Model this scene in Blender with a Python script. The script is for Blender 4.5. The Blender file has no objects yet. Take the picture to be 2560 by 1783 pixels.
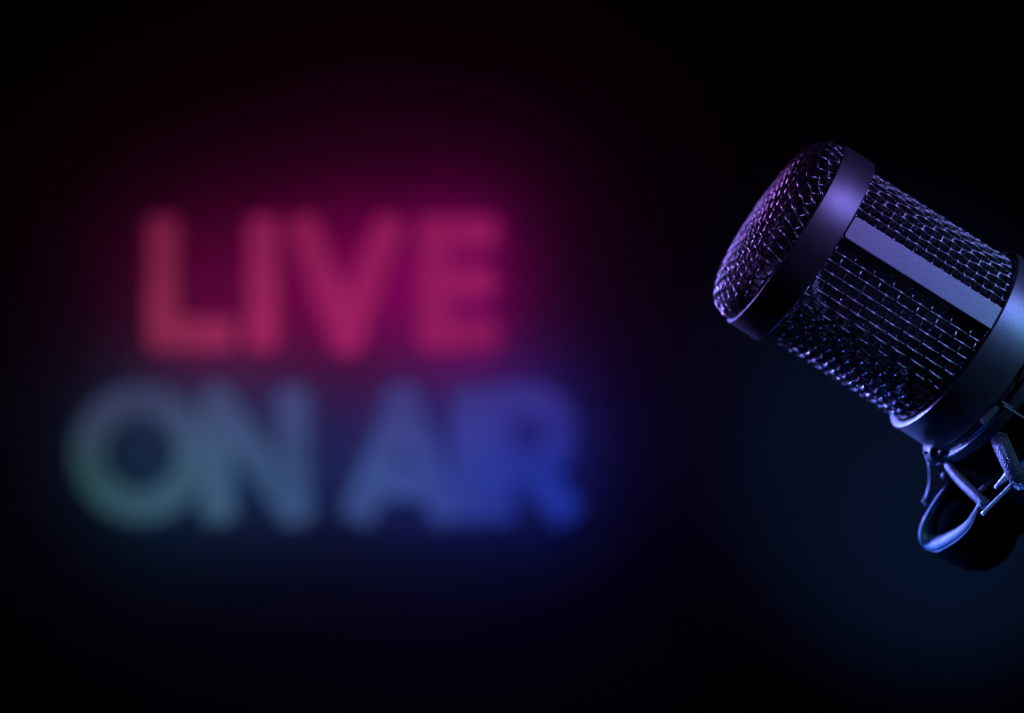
import bpy, bmesh, math, random
import numpy as np
from mathutils import Vector, Matrix
random.seed(4)
S = bpy.context.scene
COL = S.collection
R_ = math.radians

# ------------------------------------------------------------------ camera
LENS, FPX = 50.0, 50.0 / 36.0 * 2560.0          # focal length in pixels of the 2560 px photograph
MD = 0.342                                       # distance of the microphone's axis from the camera
cam = bpy.data.cameras.new("camera"); camo = bpy.data.objects.new("camera", cam); COL.objects.link(camo)
camo.location = (0, 0, 0); camo.rotation_euler = (R_(90), 0, 0)
cam.lens = LENS; cam.sensor_width = 36; cam.sensor_fit = 'HORIZONTAL'
cam.clip_start = 0.01; cam.clip_end = 50
cam.dof.use_dof = True; cam.dof.focus_distance = 0.3185; cam.dof.aperture_fstop = 5.2
S.camera = camo
S.render.resolution_x, S.render.resolution_y = 1024, 713
# ------------------------------------------------------------------ world, exposure
w = bpy.data.worlds.new("World"); S.world = w; w.use_nodes = True
w.node_tree.nodes["Background"].inputs[0].default_value = (0, 0, 0, 1)
w.node_tree.nodes["Background"].inputs[1].default_value = 0.0
S.view_settings.view_transform = 'Standard'; S.view_settings.look = 'None'
S.view_settings.exposure = 0; S.view_settings.gamma = 1
S.cycles.use_denoising = True
S.cycles.max_bounces = 6
S.cycles.sample_clamp_indirect = 2.0

def lin(r, g, b):
    f = lambda c: (c / 12.92 if c <= .04045 else ((c + .055) / 1.055) ** 2.4)
    return tuple(f(v / 255.0) for v in (r, g, b))

def at(px, py, Y):
    """pixel of the 2560x1783 photograph at depth Y -> point"""
    return Vector(((px - 1280) / FPX * Y, Y, -(py - 891.5) / FPX * Y))

# ------------------------------------------------------------------ lamps
def area(name, loc, target, color, power, sx, sy=None, roll=0.0, spread=180):
    l = bpy.data.lights.new(name, 'AREA'); l.energy = power; l.color = color
    l.shape = 'RECTANGLE'; l.size = sx; l.size_y = sy or sx; l.spread = R_(spread)
    o = bpy.data.objects.new(name, l); COL.objects.link(o)
    o.location = loc
    d = (Vector(target) - Vector(loc)).normalized()
    o.rotation_euler = (d.to_track_quat('-Z', 'Y').to_matrix() @ Matrix.Rotation(roll, 3, 'Z')).to_euler()
    return o
RING = (0.066, 0.342, 0.029); BASE = (0.105, 0.342, 0.005)
area("violet_key", (0.265, 0.10, 0.275), (0.050, 0.335, 0.048), (0.56, 0.15, 1.0), 0.0165, 0.15, 0.15, spread=22)
area("blue_key", (0.305, 0.09, 0.25), (0.106, 0.330, 0.012), (0.10, 0.27, 1.0), 0.0165, 0.09, 0.09, spread=20)
area("cyan_key", (0.40, 0.065, 0.19), (0.150, 0.325, -0.013), (0.14, 0.66, 0.92), 0.0085, 0.05, 0.05, spread=14)
area("violet_rim", (-0.36, 0.64, 0.095), (0.036, 0.342, 0.034), (0.54, 0.17, 1.0), 0.0150, 0.07, 0.07, spread=11)
area("blue_rim", (-0.36, 0.74, 0.12), (0.097, 0.340, -0.014), (0.17, 0.22, 1.0), 0.085, 0.05, 0.05, spread=6)
area("blue_mount_rim", (-0.36, 0.62, -0.07), (0.108, 0.335, -0.062), (0.02, 0.13, 1.0), 0.024, 0.06, 0.06, spread=8)
area("blue_mount_side", (-0.30, 0.35, -0.10), (0.108, 0.335, -0.062), (0.03, 0.15, 1.0), 0.036, 0.06, 0.06, spread=7)
area("blue_under", (0.18, 0.60, -0.34), (0.106, 0.335, -0.062), (0.07, 0.18, 1.0), 0.026, 0.06, 0.06, spread=7)
wl = bpy.data.lights.new("blue_wall_spot", 'SPOT'); wl.color = (0.10, 0.30, 1.0); wl.energy = 4.2; wl.spot_size = R_(23); wl.spot_blend = 1.0; wl.shadow_soft_size = 0.05
wo = bpy.data.objects.new("blue_wall_spot", wl); COL.objects.link(wo); wo.location = (0.75, 0.45, -0.75)
wo.rotation_euler = (Vector((0.43, 1.49, -0.12)) - wo.location).to_track_quat('-Z', 'Y').to_euler()

# ------------------------------------------------------------------ materials
def mat(name):
    m = bpy.data.materials.new(name); m.use_nodes = True
    return m, m.node_tree.nodes, m.node_tree.links, m.node_tree.nodes["Principled BSDF"]
def metal(name, base, rough, metallic=1.0, bump=0.0, scale=2500.0, dist=0.00008, rvar=0.06):
    m, n, l, b = mat(name)
    b.inputs["Metallic"].default_value = metallic
    tc = n.new("ShaderNodeTexCoord")
    big = n.new("ShaderNodeTexNoise"); big.inputs["Scale"].default_value = 140; big.inputs["Detail"].default_value = 6
    l.new(tc.outputs["Object"], big.inputs["Vector"])
    mr = n.new("ShaderNodeMapRange"); mr.inputs["To Min"].default_value = rough - rvar; mr.inputs["To Max"].default_value = rough + rvar
    l.new(big.outputs["Fac"], mr.inputs["Value"]); l.new(mr.outputs[0], b.inputs["Roughness"])
    mx = n.new("ShaderNodeMapRange"); mx.inputs["To Min"].default_value = base * .82; mx.inputs["To Max"].default_value = base * 1.18
    l.new(big.outputs["Fac"], mx.inputs["Value"])
    cc = n.new("ShaderNodeCombineColor")
    for i in range(3): l.new(mx.outputs[0], cc.inputs[i])
    l.new(cc.outputs[0], b.inputs["Base Color"])
    if bump:
        fine = n.new("ShaderNodeTexNoise"); fine.inputs["Scale"].default_value = scale; fine.inputs["Detail"].default_value = 3
        l.new(tc.outputs["Object"], fine.inputs["Vector"])
        bp = n.new("ShaderNodeBump"); bp.inputs["Strength"].default_value = bump; bp.inputs["Distance"].default_value = dist
        l.new(fine.outputs["Fac"], bp.inputs["Height"]); l.new(bp.outputs[0], b.inputs["Normal"])
    return m
M_body = metal("black_powder_coated_metal", .20, .43, .85, bump=.55, scale=3400.0)
M_wire = metal("black_enamelled_wire", .29, .27, .95, rvar=.04)
M_fine = metal("fine_steel_gauze", .02, .45, .5)
M_mount = metal("matt_black_mount_plastic", .055, .52, .2, bump=.3, scale=1800)
M_dark = metal("black_rubber", .003, .85, .0, bump=.2, scale=1500); M_dark.node_tree.nodes["Principled BSDF"].inputs["Specular IOR Level"].default_value = .0
M_rod = metal("brushed_dark_steel", .6, .5, .8, bump=.8, scale=2600)
M_cord = metal("woven_black_cord", .05, .5, .1, bump=.4, scale=3500)
M_caps = metal("capsule_metal", .05, .5, .5)

def emitter(name, stops, strength, x0, x1, zmix=None):
    m = bpy.data.materials.new(name); m.use_nodes = True
    n, l = m.node_tree.nodes, m.node_tree.links
    n.remove(n["Principled BSDF"])
    e = n.new("ShaderNodeEmission"); e.inputs[1].default_value = strength
    l.new(e.outputs[0], n["Material Output"].inputs[0])
    g = n.new("ShaderNodeNewGeometry"); sx = n.new("ShaderNodeSeparateXYZ"); l.new(g.outputs["Position"], sx.inputs[0])
    mr = n.new("ShaderNodeMapRange"); mr.inputs["From Min"].default_value = x0; mr.inputs["From Max"].default_value = x1
    l.new(sx.outputs["X"], mr.inputs["Value"])
    cr = n.new("ShaderNodeValToRGB"); l.new(mr.outputs[0], cr.inputs[0])
    el = cr.color_ramp.elements
    while len(el) > 1: el.remove(el[-1])
    el[0].position = stops[0][0]; el[0].color = (*stops[0][1], 1)
    for p, c in stops[1:]:
        q = el.new(p); q.color = (*c, 1)
    if zmix:                                   # a second hue is mixed in towards the top, brightness is patchy
        z0, z1, zc, amt = zmix
        mz = n.new("ShaderNodeMapRange"); mz.inputs["From Min"].default_value = z0; mz.inputs["From Max"].default_value = z1; mz.inputs["To Max"].default_value = amt
        l.new(sx.outputs["Z"], mz.inputs["Value"])
        mx = n.new("ShaderNodeMix"); mx.data_type = 'RGBA'; mx.inputs[7].default_value = (*zc, 1)
        l.new(mz.outputs[0], mx.inputs[0]); l.new(cr.outputs[0], mx.inputs[6]); l.new(mx.outputs[2], e.inputs[0])
        no = n.new("ShaderNodeTexNoise"); no.inputs["Scale"].default_value = 14; no.inputs["Detail"].default_value = 2; l.new(g.outputs["Position"], no.inputs["Vector"])
        mn = n.new("ShaderNodeMapRange"); mn.inputs["From Min"].default_value = .3; mn.inputs["From Max"].default_value = .7
        mn.inputs["To Min"].default_value = strength * .82; mn.inputs["To Max"].default_value = strength * 1.14
        l.new(no.outputs["Fac"], mn.inputs["Value"]); l.new(mn.outputs[0], e.inputs[1])
    else: l.new(cr.outputs[0], e.inputs[0])
    return m

# ------------------------------------------------------------------ mesh helpers
def link(name, verts, faces, m, parent=None, smooth=True, kind=None, label=None):
    me = bpy.data.meshes.new(name)
    me.from_pydata([tuple(v) for v in verts], [], faces)
    me.materials.append(m)
    if smooth: me.polygons.foreach_set("use_smooth", [True] * len(me.polygons))
    me.update()
    o = bpy.data.objects.new(name, me); COL.objects.link(o)
    if parent: o.parent = parent
    if kind: o["kind"] = kind
    if label: o["label"] = label
    return o

class Buf:
    def __init__(self): self.v = []; self.f = []; self.n = 0
    def add(self, v, f):
        self.v.append(np.asarray(v, float)); f = [tuple(int(i) + self.n for i in q) for q in f]
        self.f += f; self.n += len(v)
    def tube(self, pts, rad, sides=8, closed=False, cap=True, flat=1.0, ref=None):
        """sweep a round (or flattened) section along a polyline"""
        P = np.asarray(pts, float); n = len(P)
        r = np.full(n, rad) if np.isscalar(rad) else np.asarray(rad, float)
        if closed: T = np.roll(P, -1, 0) - np.roll(P, 1, 0)
        else: T = np.gradient(P, axis=0)
        T /= np.linalg.norm(T, axis=1)[:, None] + 1e-12
        if ref is None:
            N = np.zeros_like(P); a = np.array([0, 1., 0]) if abs(T[0][1]) < .9 else np.array([1., 0, 0])
            for i in range(n):
                a = a - T[i] * a.dot(T[i]); a /= np.linalg.norm(a) + 1e-12; N[i] = a
        else:
            a = np.asarray(ref, float); a = np.broadcast_to(a, P.shape)
            N = a - T * (a * T).sum(1)[:, None]; N /= np.linalg.norm(N, axis=1)[:, None] + 1e-12
        B = np.cross(T, N)
        an = np.arange(sides) / sides * 2 * math.pi
        V = P[:, None, :] + r[:, None, None] * (N[:, None, :] * np.cos(an)[None, :, None] + flat * B[:, None, :] * np.sin(an)[None, :, None])
        V = V.reshape(-1, 3); F = []
        m = n if closed else n - 1
        for i in range(m):
            j = (i + 1) % n
            for k in range(sides):
                k2 = (k + 1) % sides
                F.append((i * sides + k, i * sides + k2, j * sides + k2, j * sides + k))
        if cap and not closed:
            F.append(tuple(range(sides))[::-1]); F.append(tuple((n - 1) * sides + k for k in range(sides)))
        self.add(V, F)
    def lathe(self, prof, seg=128, closed_profile=True, a0=0.0, a1=2 * math.pi):
        """prof: (r, z) points turned round the local z axis"""
        prof = np.asarray(prof, float); m = len(prof); full = abs(a1 - a0 - 2 * math.pi) < 1e-6
        n = seg if full else seg + 1
        an = a0 + (a1 - a0) * np.arange(n) / seg
        V = np.stack([np.sin(an)[:, None] * prof[None, :, 0], -np.cos(an)[:, None] * prof[None, :, 0], np.broadcast_to(prof[None, :, 1], (n, m))], -1).reshape(-1, 3)
        F = []
        for i in range(n if full else n - 1):
            j = (i + 1) % n
            for k in range(m if closed_profile else m - 1):
                k2 = (k + 1) % m
                F.append((i * m + k, j * m + k, j * m + k2, i * m + k2))
        if not full:
            F.append(tuple(range(m))); F.append(tuple((n - 1) * m + k for k in range(m))[::-1])
        self.add(V, F)
    def build(self, name, m, parent=None, **k):
        return link(name, np.concatenate(self.v), self.f, m, parent, **k)

def rrect(r0, r1, z0, z1, b, k=4):
    """rounded rectangle profile (r, z)"""
    out = []
    for cx, cz, a in ((r1 - b, z1 - b, 0), (r0 + b, z1 - b, 90), (r0 + b, z0 + b, 180), (r1 - b, z0 + b, 270)):
        for i in range(k + 1):
            t = R_(a + 90 * i / k); out.append((cx + b * math.cos(t), cz + b * math.sin(t)))
    return out

def smooth_path(pts, sub=8):
    P = [np.asarray(p, float) for p in pts]; P = [2 * P[0] - P[1]] + P + [2 * P[-1] - P[-2]]; out = []
    for i in range(1, len(P) - 2):
        for k in range(sub):
            t = k / sub
            out.append(.5 * ((2 * P[i]) + (-P[i-1] + P[i+1]) * t + (2*P[i-1] - 5*P[i] + 4*P[i+1] - P[i+2]) * t*t + (-P[i-1] + 3*P[i] - 3*P[i+1] + P[i+2]) * t**3))
    out.append(P[-2]); return np.array(out)

def bevel_obj(o, wdt, seg=3):
    m = o.modifiers.new("bevel", 'BEVEL'); m.width = wdt; m.segments = seg; m.limit_method = 'ANGLE'

# ------------------------------------------------------------------ the wall
def wall_material():
    m, n, l, b = mat("painted_plaster")
    b.inputs["Roughness"].default_value = .95; b.inputs["Specular IOR Level"].default_value = 0.05
    tc = n.new("ShaderNodeTexCoord"); t = n.new("ShaderNodeTexNoise"); t.inputs["Scale"].default_value = 3; t.inputs["Detail"].default_value = 8
    l.new(tc.outputs["Object"], t.inputs["Vector"])
    cr = n.new("ShaderNodeValToRGB"); cr.color_ramp.elements[0].color = (.26, .26, .27, 1); cr.color_ramp.elements[1].color = (.34, .34, .35, 1)
    l.new(t.outputs["Fac"], cr.inputs[0]); l.new(cr.outputs[0], b.inputs["Base Color"])
    bp = n.new("ShaderNodeBump"); bp.inputs["Strength"].default_value = .15; bp.inputs["Distance"].default_value = .002
    l.new(t.outputs["Fac"], bp.inputs["Height"]); l.new(bp.outputs[0], b.inputs["Normal"])
    return m
WY = 1.495
bw = Buf()
bw.add([(-2.5, WY, -1.4), (2.5, WY, -1.4), (2.5, WY, 1.4), (-2.5, WY, 1.4), (-2.5, WY + .1, -1.4), (2.5, WY + .1, -1.4), (2.5, WY + .1, 1.4), (-2.5, WY + .1, 1.4)],
       [(0, 1, 2, 3), (5, 4, 7, 6), (4, 5, 1, 0), (3, 2, 6, 7), (4, 0, 3, 7), (1, 5, 6, 2)])
wall = bw.build("wall", wall_material(), smooth=False, kind="structure")

# ------------------------------------------------------------------ the lit sign
SY = 1.405                    # front of the letters
sign = bpy.data.objects.new("lit_sign", None); COL.objects.link(sign)
sign.location = at(790, 910, SY)
sign["label"] = "glowing LIVE ON AIR sign, pink above blue, blurred on the dark wall"
sign["category"] = "sign"
X0, X1 = at(360, 0, SY).x, at(1250, 0, SY).x
face_live = emitter("pink_letter_face", [(0, lin(122, 38, 66)), (.25, lin(142, 35, 82)), (.6, lin(152, 30, 94)), (1, lin(142, 25, 92))], 1.07, X0, X1, (at(0, 860, SY).z, at(0, 540, SY).z, lin(118, 16, 66), .45))
U0, U1 = at(175, 0, SY).x, at(1450, 0, SY).x
face_air = emitter("teal_to_blue_letter_face", [(0, lin(37, 66, 68)), (.27, lin(58, 90, 118)), (.5, lin(56, 78, 128)), (.68, lin(52, 68, 138)), (.85, lin(40, 54, 156)), (1, lin(24, 42, 144))], 1.0, U0, U1, (at(0, 1180, SY).z, at(0, 960, SY).z, lin(72, 42, 110), .55))
back_live = emitter("added_pink_back_light", [(0, (.56, .0, .18)), (.5, (.90, .0, .32)), (1, (.92, .0, .48))], 3.0, X0, X1)  # added emitters behind the letters, coloured for the glow on the wall
back_air = emitter("added_blue_back_light", [(0, (.02, .15, .28)), (.5, (.05, .14, .70)), (1, (.03, .06, 1.0))], 1.9, U0, U1)
def side_material():
    m, n, l, b = mat("letter_side"); b.inputs["Base Color"].default_value = (.02, .02, .02, 1); b.inputs["Roughness"].default_value = .6
    return m
M_side = side_material()
HW = 35  # half stroke, in photograph pixels
def stroke_outline(a, b, h):
    """capsule-cornered bar from a to b in pixels"""
    a = np.array(a, float); b = np.array(b, float); d = (b - a); L = np.linalg.norm(d); d /= L; nrm = np.array([-d[1], d[0]])
    out = []; c = h * .45
    for (e, sgn) in ((b, 1), (a, -1)):
        for (q, s2) in (((1), -1), ((1), 1)):
            corner = e + sgn * d * (h - c) * 1.0 + sgn * s2 * nrm * (h - c)
            st = math.atan2(*(sgn * s2 * nrm)[::-1]) if s2 == 1 else None
            for k in range(5):
                t = k / 4 * math.pi / 2
                if s2 == -1: v = -sgn * nrm * math.cos(t) + sgn * d * math.sin(t)
                else: v = sgn * d * math.cos(t) + sgn * nrm * math.sin(t)
                out.append(corner + v * c)
    return out
def letter(strokes, loops, face, back, desc, HW=39):
    """one channel letter: extruded face slabs, black returns, an unseen emitter strip added behind for the wall glow"""
    fb, sb, bb = Buf(), Buf(), Buf()
    def slab(buf, pts, y0, y1, front=True, sides=True):
        n = len(pts); v0 = [at(p[0], p[1], SY) for p in pts]
        V = [(v.x - sign.location.x, y0, v.z - sign.location.z) for v in v0] + [(v.x - sign.location.x, y1, v.z - sign.location.z) for v in v0]
        F = [(i, (i + 1) % n, n + (i + 1) % n, n + i) for i in range(n)]
        F += [tuple(range(n)), tuple(range(2 * n - 1, n - 1, -1))]
        buf.add(V, F)
    k = 0
    for a, b in strokes:
        o = stroke_outline(a, b, HW); i = stroke_outline(a, b, HW * .5)
        e = .0004 * k
        slab(fb, o, -e, .006); slab(sb, stroke_outline(a, b, HW - .8), .0062 + e, .032 + e); slab(bb, i, .0322 + e, .036 + e); k += 1
    for pts in loops:                      # swept band along a curve
        P = np.array(pts, float); closed = np.linalg.norm(P[0] - P[-1]) < 1e-6
        if closed: P = P[:-1]
        T = np.roll(P, -1, 0) - np.roll(P, 1, 0) if closed else np.gradient(P, axis=0)
        T /= np.linalg.norm(T, axis=1)[:, None]; N = np.stack([-T[:, 1], T[:, 0]], 1)
        n = len(P); e = .0004 * k; k += 1
        for buf, h, y0, y1 in ((fb, HW, -e, .006), (sb, HW - .8, .0062 + e, .032 + e), (bb, HW * .5, .0322 + e, .036 + e)):
            V = []
            for i in range(n):
                for (s, y) in ((h, y0), (-h, y0), (-h, y1), (h, y1)):
                    q = P[i] + N[i] * s; v = at(q[0], q[1], SY); V.append((v.x - sign.location.x, y, v.z - sign.location.z))
            F = []
            for i in range(n if closed else n - 1):
                j = (i + 1) % n
                for c in range(4): F.append((i * 4 + c, i * 4 + (c + 1) % 4, j * 4 + (c + 1) % 4, j * 4 + c))
            if not closed: F += [(0, 1, 2, 3), ((n-1)*4+3, (n-1)*4+2, (n-1)*4+1, (n-1)*4)]
            buf.add(V, F)
    L = fb.build("letter", face, sign, smooth=False, label=desc)
    sb.build("letter_casing", M_side, L, smooth=False)
    bb.build("added_back_light", back, L, smooth=False)  # unseen strip, added to make the wall glow round the letter
    return L
T1, B1 = 581, 835
letter([((407, T1), (407, B1)), ((407, B1), (548, B1))], [], face_live, back_live, "dim pink letter L")
letter([((657, T1), (657, B1))], [], face_live, back_live, "pink letter I of the upper word")
letter([((763, T1), (866, B1 + 4)), ((968, T1), (866, B1 + 4))], [], face_live, back_live, "pink letter V")
letter([((1086, T1), (1086, B1)), ((1086, T1 - 2), (1207, T1 - 2)), ((1086, 706), (1196, 706)), ((1086, B1), (1207, B1))], [], face_live, back_live, "magenta letter E")
T2, B2 = 1009, 1263
th = np.linspace(0, 2 * math.pi, 65)
letter([], [[(351 + 130 * math.cos(a), 1133 + 131 * math.sin(a)) for a in th]], face_air, back_air, "teal letter O", HW=41)
letter([((545, T2), (545, B2)), ((734, T2), (734, B2)), ((545, T2), (734, B2))], [], face_air, back_air, "grey blue letter N", HW=41)
letter([((1006, T2), (905, B2)), ((1006, T2), (1110, B2)), ((950, 1206), (1065, 1206))], [], face_air, back_air, "slate blue letter A", HW=41)
letter([((1176, T2), (1176, B2))], [], face_air, back_air, "blue letter I of the lower words", HW=41)
bowl = [(1250, 1002)] + [(1322 + 76 * math.cos(a), 1081 + 79 * math.sin(a)) for a in np.linspace(-math.pi / 2, math.pi / 2, 17)] + [(1250, 1160)]
letter([((1246, T2), (1246, B2)), ((1322, 1165), (1403, B2))], [bowl], face_air, back_air, "deep blue letter R", HW=41)
for px, py in ((407, 700), (657, 700), (866, 800), (1086, 700), (351, 1266), (545, 1130), (734, 1130), (1006, 1206), (1176, 1130), (1246, 1130)):
    p = at(px, py, SY) - sign.location
    pin = Buf(); pin.tube([(p.x, .037, p.z), (p.x, WY - SY, p.z)], .004, 8)
    pin.build("wall_spacer", M_side, sign)

# ------------------------------------------------------------------ the microphone
mm = .001
mic = bpy.data.objects.new("studio_microphone", None); COL.objects.link(mic)
mic["label"] = "black studio condenser microphone with woven wire grille, tilted head up to the left"
mic["category"] = "microphone"
k = MD / FPX
AX = Vector((-.846, 0, .533)).normalized()       # towards the tip
TX = Vector((.533, 0, .846)).normalized()
FR = Matrix(((TX.x, 0, AX.x, 0), (TX.y, 1, AX.y, 0), (TX.z, 0, AX.z, 0), (0, 0, 0, 1)))
mic_loc = at(1968.8, 589.2, MD) + AX * .0006
mic.matrix_world = Matrix.Translation(mic_loc) @ FR
MW = Matrix.Translation(mic_loc) @ FR
MWI = MW.inverted()

RING_R, RB = 25.0 * mm, 23.0 * mm
Z1, Z2, Z3 = -8.1 * mm, -47.4 * mm, -57.5 * mm   # ring end, grille end, base ring end

# bands
b = Buf(); b.lathe(rrect(24.0 * mm, RING_R, Z1, 0, .22 * mm), 192); b.build("upper_band", M_body, mic)
b = Buf(); b.lathe(rrect(23.2 * mm, 24.9 * mm, Z3, Z2, .30 * mm), 192); b.build("lower_band", M_body, mic)
b = Buf(); b.lathe([(0, Z3 - 1 * mm), (24.2 * mm, Z3 + .4 * mm), (24.2 * mm, -110 * mm), (23.4 * mm, -111 * mm), (21 * mm, -150 * mm), (20 * mm, -152 * mm), (0, -152 * mm)], 128, False)
b.build("body", M_body, mic)
# threaded groove ring under the lower band
b = Buf(); b.lathe(rrect(23.6 * mm, 24.6 * mm, Z3 - 1.6 * mm, Z3 - .5 * mm, .2 * mm), 128); b.build("trim_ring", M_mount, mic)

# woven wire of the cylinder
def body_grille():
    NA = 60; R0 = 22.60 * mm; wr = .245 * mm; am = .29 * mm
    zt, zb = -7.4 * mm, Z2 - .5 * mm
    NP = 16; p = (zt - zb) / NP; sub = 8
    buf = Buf()
    for i in range(NA):
        a = (i + .5) / NA * 2 * math.pi + random.uniform(-.004, .004)
        zz = np.linspace(0, NP, NP * sub + 1)
        off = .19 * mm * (-1) ** i * np.sin(math.pi * zz)
        r = R0 + off
        buf.tube(np.stack([r * math.sin(a), -r * math.cos(a), zt - zz * p], 1), wr, 8, cap=False)
    for j in range(NP):
        th = np.arange(NA * sub) / (NA * sub) * NA
        off = -.38 * mm * (-1) ** j * np.sin(math.pi * th)
        r = R0 + off; a = th / NA * 2 * math.pi
        z = zt - (j + .5) * p + random.uniform(-.03, .03) * mm
        buf.tube(np.stack([r * np.sin(a), -r * np.cos(a), np.full_like(a, z)], 1), wr, 8, closed=True)
    return buf
body_grille().build("side_grille", M_wire, mic, kind="stuff", label="coarse woven wire wrapped round the cylinder")
# fine gauze behind it
b = Buf(); NF = 216; R1 = 21.4 * mm
for i in range(NF):
    a = i / NF * 2 * math.pi
    b.tube([(R1 * math.sin(a), -R1 * math.cos(a), Z1 + 2 * mm), (R1 * math.sin(a), -R1 * math.cos(a), Z2 - .5 * mm)], .10 * mm, 4, cap=False)
n = int(abs(Z2 - Z1) / (.62 * mm)); an = np.linspace(0, 2 * math.pi, 97)[:-1]
for j in range(n + 3):
    b.tube(np.stack([R1 * np.sin(an), -R1 * np.cos(an), np.full(96, Z1 + 1 * mm - j * .62 * mm)], 1), .10 * mm, 4, closed=True)
b.build("side_gauze", M_fine, mic, kind="stuff", label="fine gauze lining seen through the coarse wire")

# dome
def dome_profile(R, H, n=3.4, N=400):
    t = np.linspace(0, math.pi / 2, N)
    r = R * np.sin(t) ** (2 / n); z = H * np.cos(t) ** (2 / n)
    r = np.concatenate([r, [R]]); z = np.concatenate([z, [-2.2 * mm]])
    s = np.concatenate([[0], np.cumsum(np.hypot(np.diff(r), np.diff(z)))])
    return r, z, s
def dome_map(prof, U, V, off, rot):
    r, z, s = prof
    rho = np.hypot(U, V); ang = np.arctan2(V, U) + rot
    rr = np.interp(rho, s, r); zz = np.interp(rho, s, z)
    e = .25 * mm
    dr = np.interp(rho + e, s, r) - np.interp(np.maximum(rho - e, 0), s, r); dz = np.interp(rho + e, s, z) - np.interp(np.maximum(rho - e, 0), s, z)
    L = np.hypot(dr, dz) + 1e-12; nr, nz = -dz / L, dr / L
    rr = rr + nr * off; zz = zz + nz * off
    return np.stack([rr * np.sin(ang), -rr * np.cos(ang), zz], 1)
def dome_cloth(R, H, pitch, wr, am, sub, sides, rot):
    prof = dome_profile(R, H); Lm = prof[2][-1]; n = int(Lm / pitch) + 1; buf = Buf()
    for d in (0, 1):
        for i in range(-n, n):
            u = (i + .5) * pitch
            if abs(u) >= Lm - .2 * mm: continue
            half = math.sqrt(Lm ** 2 - u ** 2); m = max(4, int(2 * half / pitch * sub))
            v = np.linspace(-half, half, m + 1)
            off = am * (1 if d == 0 else -1) * (-1) ** i * np.sin(math.pi * v / pitch)
            U = np.full_like(v, u)
            P = dome_map(prof, U, v, off, rot) if d == 0 else dome_map(prof, v, U, off, rot)
            buf.tube(P, wr, sides, cap=False)
    return buf
ROT = R_(-36)
dome_cloth(23.75 * mm, 8.3 * mm, 2.42 * mm, .25 * mm, .29 * mm, 8, 8, ROT).build("dome_grille", M_wire, mic, kind="stuff", label="coarse woven wire dome over the tip")
dome_cloth(22.3 * mm, 6.3 * mm, .60 * mm, .10 * mm, 0, 1, 4, ROT).build("dome_gauze", M_fine, mic, kind="stuff", label="fine gauze lining under the dome")

# side bars
def bar(phi):
    w2, zt, zb = 2.95 * mm, Z1 - .12 * mm, Z2 + .10 * mm
    ro, ri, c = 24.75 * mm, 22.9 * mm, .9 * mm
    out = []
    for (x, z, a) in ((w2 - c, zt - c, 0), (-w2 + c, zt - c, 90)):
        for q in range(5):
            t = R_(a + 22.5 * q); out.append((x + c * math.cos(t), z + c * math.sin(t)))
    out += [(-w2, zb), (w2, zb)]
    m = len(out)
    V = []
    for (x, z) in out:
        V.append((x, -ro, z))
    for (x, z) in out:
        V.append((x, -ri, z))
    F = [tuple(range(m)), tuple(range(2 * m - 1, m - 1, -1))] + [(i, i + m, (i + 1) % m + m, (i + 1) % m) for i in range(m)]
    Rm = Matrix.Rotation(phi, 3, 'Z')
    V = [tuple(Rm @ Vector(v)) for v in V]
    o = link("side_bar", V, F, M_body, mic, smooth=True)
    bevel_obj(o, .28 * mm, 4)
    o.modifiers.new("weighted", 'WEIGHTED_NORMAL')
    return o
bar(R_(11.5)); bar(R_(191.5))

# capsule inside
b = Buf(); b.lathe([(0, -10 * mm), (3 * mm, -10 * mm), (3 * mm, 10 * mm)], 8, False)
cap = Buf()
for y0, y1, rr in ((-3.2, 3.2, 13.0), (-3.6, 3.6, 11.0)):
    an = np.linspace(0, 2 * math.pi, 49)[:-1]; n = 48
    V = [(rr * mm * math.cos(a), y0 * mm, -24 * mm + rr * mm * math.sin(a)) for a in an] + [(rr * mm * math.cos(a), y1 * mm, -24 * mm + rr * mm * math.sin(a)) for a in an]
    cap.add(V, [tuple(range(n)), tuple(range(2 * n - 1, n - 1, -1))] + [(i, (i + 1) % n, n + (i + 1) % n, n + i) for i in range(n)])
cap.tube([(0, 0, -38 * mm), (0, 0, -57 * mm)], 4 * mm, 16)
cap.build("capsule", M_caps, mic, smooth=False)

# ------------------------------------------------------------------ the shock mount
mount = bpy.data.objects.new("shock_mount", None); COL.objects.link(mount)
mount["label"] = "black shock mount with braided elastic cords and curved arm, gripping the microphone's base"
mount["category"] = "microphone mount"
MM = MW @ Matrix.Translation((0, 0, -75.6 * mm))
mount.matrix_world = MM; MMI = MM.inverted()
dz = 75 * mm
def loc(p): return tuple(MMI @ Vector(p))
def A(px, py, Y): return np.array(loc(at(px, py, Y)))
def mbuild(buf, name, m, **kk): return buf.build(name, m, mount, **kk)

b = Buf(); b.lathe(rrect(24.4 * mm, 26.3 * mm, -61.3 * mm + dz, -58.6 * mm + dz, .35 * mm), 160); mbuild(b, "inner_ring", M_mount)
b = Buf(); b.lathe(rrect(24.3 * mm, 25.4 * mm, -100 * mm + dz, -61.3 * mm + dz, .3 * mm), 128); mbuild(b, "sleeve", M_dark)
b = Buf(); b.lathe(rrect(24.4 * mm, 26.6 * mm, -103 * mm + dz, -98 * mm + dz, .4 * mm), 128); mbuild(b, "rear_ring", M_mount)

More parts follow.
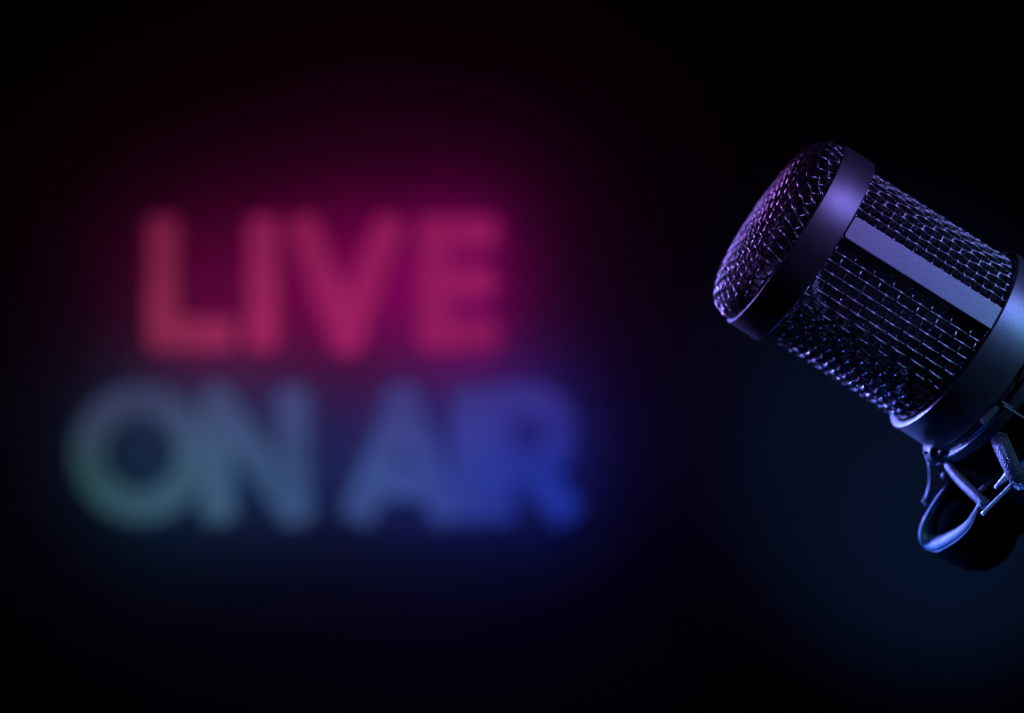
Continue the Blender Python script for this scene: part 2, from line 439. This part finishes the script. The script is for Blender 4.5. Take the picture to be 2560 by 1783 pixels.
# curved arm: swept rim with a dark web closing it
rim_px = [(2366, 1218, .336), (2345, 1248, .338), (2322, 1283, .341), (2309, 1312, .342), (2308, 1338, .342), (2322, 1355, .341), (2345, 1359, .338),
          (2375, 1346, .334), (2405, 1326, .329), (2424, 1306, .325), (2438, 1280, .321), (2453, 1252, .318)]
rp = smooth_path([A(*q) for q in rim_px], 8)
rr = np.interp(np.linspace(0, 1, len(rp)), [0, .2, .42, .55, .75, .9, 1], [.5, .7, 1.35, 1.35, .8, .45, .42]) * mm
cen = A(2385, 1285, .332); inw = cen - rp; inw /= np.linalg.norm(inw, axis=1)[:, None]
b = Buf(); b.tube(rp, rr * 1.5, 20, ref=np.array([[0, 1., 0]]) * .8 + inw * .55, flat=.55); mbuild(b, "curved_arm", M_mount)
# pivot housing, black mass low in the picture
b = Buf()
pc = A(2424, 1322, .352)
prof = [(0, -9), (5, -9.2), (8.2, -8.4), (9.6, -6.2), (9.9, 0), (9.7, 5), (9, 8), (0, 9)]
an = np.linspace(0, 2 * math.pi, 73)[:-1]
V = []
for (r, y) in prof:
    for a in an:
        V.append((pc[0] + r * mm * math.cos(a), pc[1] + y * mm, pc[2] + r * mm * math.sin(a)))
F = []
for i in range(len(prof) - 1):
    for q in range(72): F.append((i * 72 + q, i * 72 + (q + 1) % 72, (i + 1) * 72 + (q + 1) % 72, (i + 1) * 72 + q))
b.add(V, F); mbuild(b, "pivot_housing", M_dark)
def slab_px(poly, y0, y1, name, m, bev=.5, **kk):
    n = len(poly); V = [A(x, y, y0) for x, y in poly] + [A(x, y, y0) + (A(1280, 891, y1) - A(1280, 891, y0)) for x, y in poly]
    F = [tuple(range(n)), tuple(range(2 * n - 1, n - 1, -1))] + [(i, i + n, (i + 1) % n + n, (i + 1) % n) for i in range(n)]
    o = link(name, V, F, m, mount, smooth=True, **kk)
    if bev: bevel_obj(o, bev * mm, 3); o.modifiers.new("weighted", 'WEIGHTED_NORMAL')
    return o
slab_px([(2420, 1150), (2470, 1290), (2500, 1345), (2535, 1351), (2565, 1334), (2700, 1290), (2700, 1100), (2560, 1040), (2460, 1100)], .346, .362, "outer_frame", M_dark, 1.0)
slab_px([(2380, 1172), (2368, 1222), (2352, 1252), (2334, 1285), (2324, 1315), (2335, 1340), (2380, 1332), (2480, 1320), (2480, 1180), (2420, 1120)], .347, .358, "frame_web", M_dark, 1.0)

# lug and hook at the left end of the inner ring
b = Buf(); q0 = A(2341, 1131, .340)
an = np.linspace(0, 2 * math.pi, 33)[:-1]
for (r, y0, y1) in ((2.35, -2.2, 3.0), ):
    V = []
    pr = [(0, y0), (r * .86, y0), (r, y0 + .4), (r, y1 - .4), (r * .86, y1), (0, y1)]
    for (rad, y) in pr:
        for a in an: V.append((q0[0] + rad * mm * math.cos(a), q0[1] + y * mm, q0[2] + rad * mm * math.sin(a)))
    F = [(i * 32 + q, i * 32 + (q + 1) % 32, (i + 1) * 32 + (q + 1) % 32, (i + 1) * 32 + q) for i in range(len(pr) - 1) for q in range(32)]
    b.add(V, F)
mbuild(b, "lug", M_mount)
b = Buf(); b.tube(smooth_path([A(2309, 1090, .344), (A(2313, 1112, .343)), A(2316, 1140, .342), A(2326, 1158, .341), A(2342, 1163, .340), A(2352, 1158, .339), A(2359, 1150, .338)], 6), .42 * mm, 10)
mbuild(b, "hook", M_mount)
b = Buf(); b.tube(smooth_path([A(2322, 1156, .3425), A(2325, 1180, .343), A(2324, 1212, .344), A(2313, 1250, .345)], 6), np.linspace(.72, .6, 19) * mm, 12, flat=.6)
mbuild(b, "strap", M_mount)
def ball(c, r, name, m=M_mount):
    b = Buf(); V = []; F = []
    for i in range(13):
        for j in range(20):
            t = math.pi * i / 12; p = 2 * math.pi * j / 20
            V.append((c[0] + r * math.sin(t) * math.cos(p), c[1] + r * math.cos(t), c[2] + r * math.sin(t) * math.sin(p)))
    for i in range(12):
        for j in range(20): F.append((i * 20 + j, i * 20 + (j + 1) % 20, (i + 1) * 20 + (j + 1) % 20, (i + 1) * 20 + j))
    b.add(V, F); return mbuild(b, name, m)
ball(A(2313, 1254, .345), .78 * mm, "ball_end")
ball(A(2323, 1104, .343), .65 * mm, "rivet"); ball(A(2352, 1131, .336), .55 * mm, "rivet"); ball(A(2314, 1132, .338), .6 * mm, "rivet")
ball(A(2362, 1190, .345), .95 * mm, "cord_knot", M_cord)

# braided elastic cords
def cord(pts, rad, name="elastic_cord", n=14):
    P = smooth_path([A(*p) for p in pts], 40)
    T = np.gradient(P, axis=0); L = np.linalg.norm(T, axis=1); s = np.cumsum(L); T /= L[:, None]
    a = np.array([0, 1., 0]); N = []
    for t in T:
        a = a - t * a.dot(t); a /= np.linalg.norm(a); N.append(a)
    N = np.array(N); B = np.cross(T, N)
    b = Buf(); b.tube(P, rad * .93, 14)
    turns = s / (rad * 5.2) * 2 * math.pi
    for d in (1, -1):
        for q in range(n):
            an = d * turns + q / n * 2 * math.pi
            wob = 1 + .035 * np.sin(an * n * .5 * d + (0 if d > 0 else math.pi))
            b.tube(P + rad * wob[:, None] * (N * np.cos(an)[:, None] + B * np.sin(an)[:, None]), rad * .12, 5, cap=False)
    return mbuild(b, name, M_cord)
cord([(2372, 1158, .337), (2384, 1180, .334), (2412, 1212, .328), (2440, 1238, .322), (2464, 1262, .318)], 1.15 * mm)
cord([(2482, 1072, .330), (2500, 1102, .322), (2520, 1146, .317), (2540, 1186, .3155), (2552, 1206, .318)], 1.75 * mm)
cord([(2600, 870, .318), (2564, 932, .318), (2545, 972, .320), (2530, 1018, .326)], 1.5 * mm)

# metal tabs and rods
def rod(p, q, r0, r1, name, m=M_mount, flat=1.0):
    b = Buf(); P = np.linspace(A(*p), A(*q), 12); b.tube(P, np.linspace(r0, r1, 12) * mm, 12, flat=flat); return mbuild(b, name, m)
rod((2455, 1286, .316), (2533, 1208, .316), .42, .42, "cross_rod", M_rod)
rod((2487, 1220, .322), (2526, 1182, .322), .30, 1.0, "pointed_tab", M_rod)
rod((2506, 1014, .3165), (2575, 1056, .3165), .55, .35, "clip_arm")
rod((2502, 1004, .3180), (2532, 1021, .3180), .32, .45, "clip_arm")
rod((2533, 1198, .3165), (2570, 1222, .3165), .25, .25, "clip_arm")
slab_px([(2455, 1052), (2465, 1062), (2500, 1022), (2489, 1012)], .3165, .3195, "clip_tab", M_mount, .12)
ball(A(2562, 1119, .325), 1.1 * mm, "screw_head"); ball(A(2564, 1160, .323), 1.0 * mm, "screw_head")
rod((2446, 1232, .330), (2512, 1168, .330), .55, .75, "strut")
rod((2546, 1196, .319), (2600, 1250, .321), .5, .6, "strut")
rod((2560, 1160, .322), (2590, 1150, .322), .5, .5, "clip_arm")
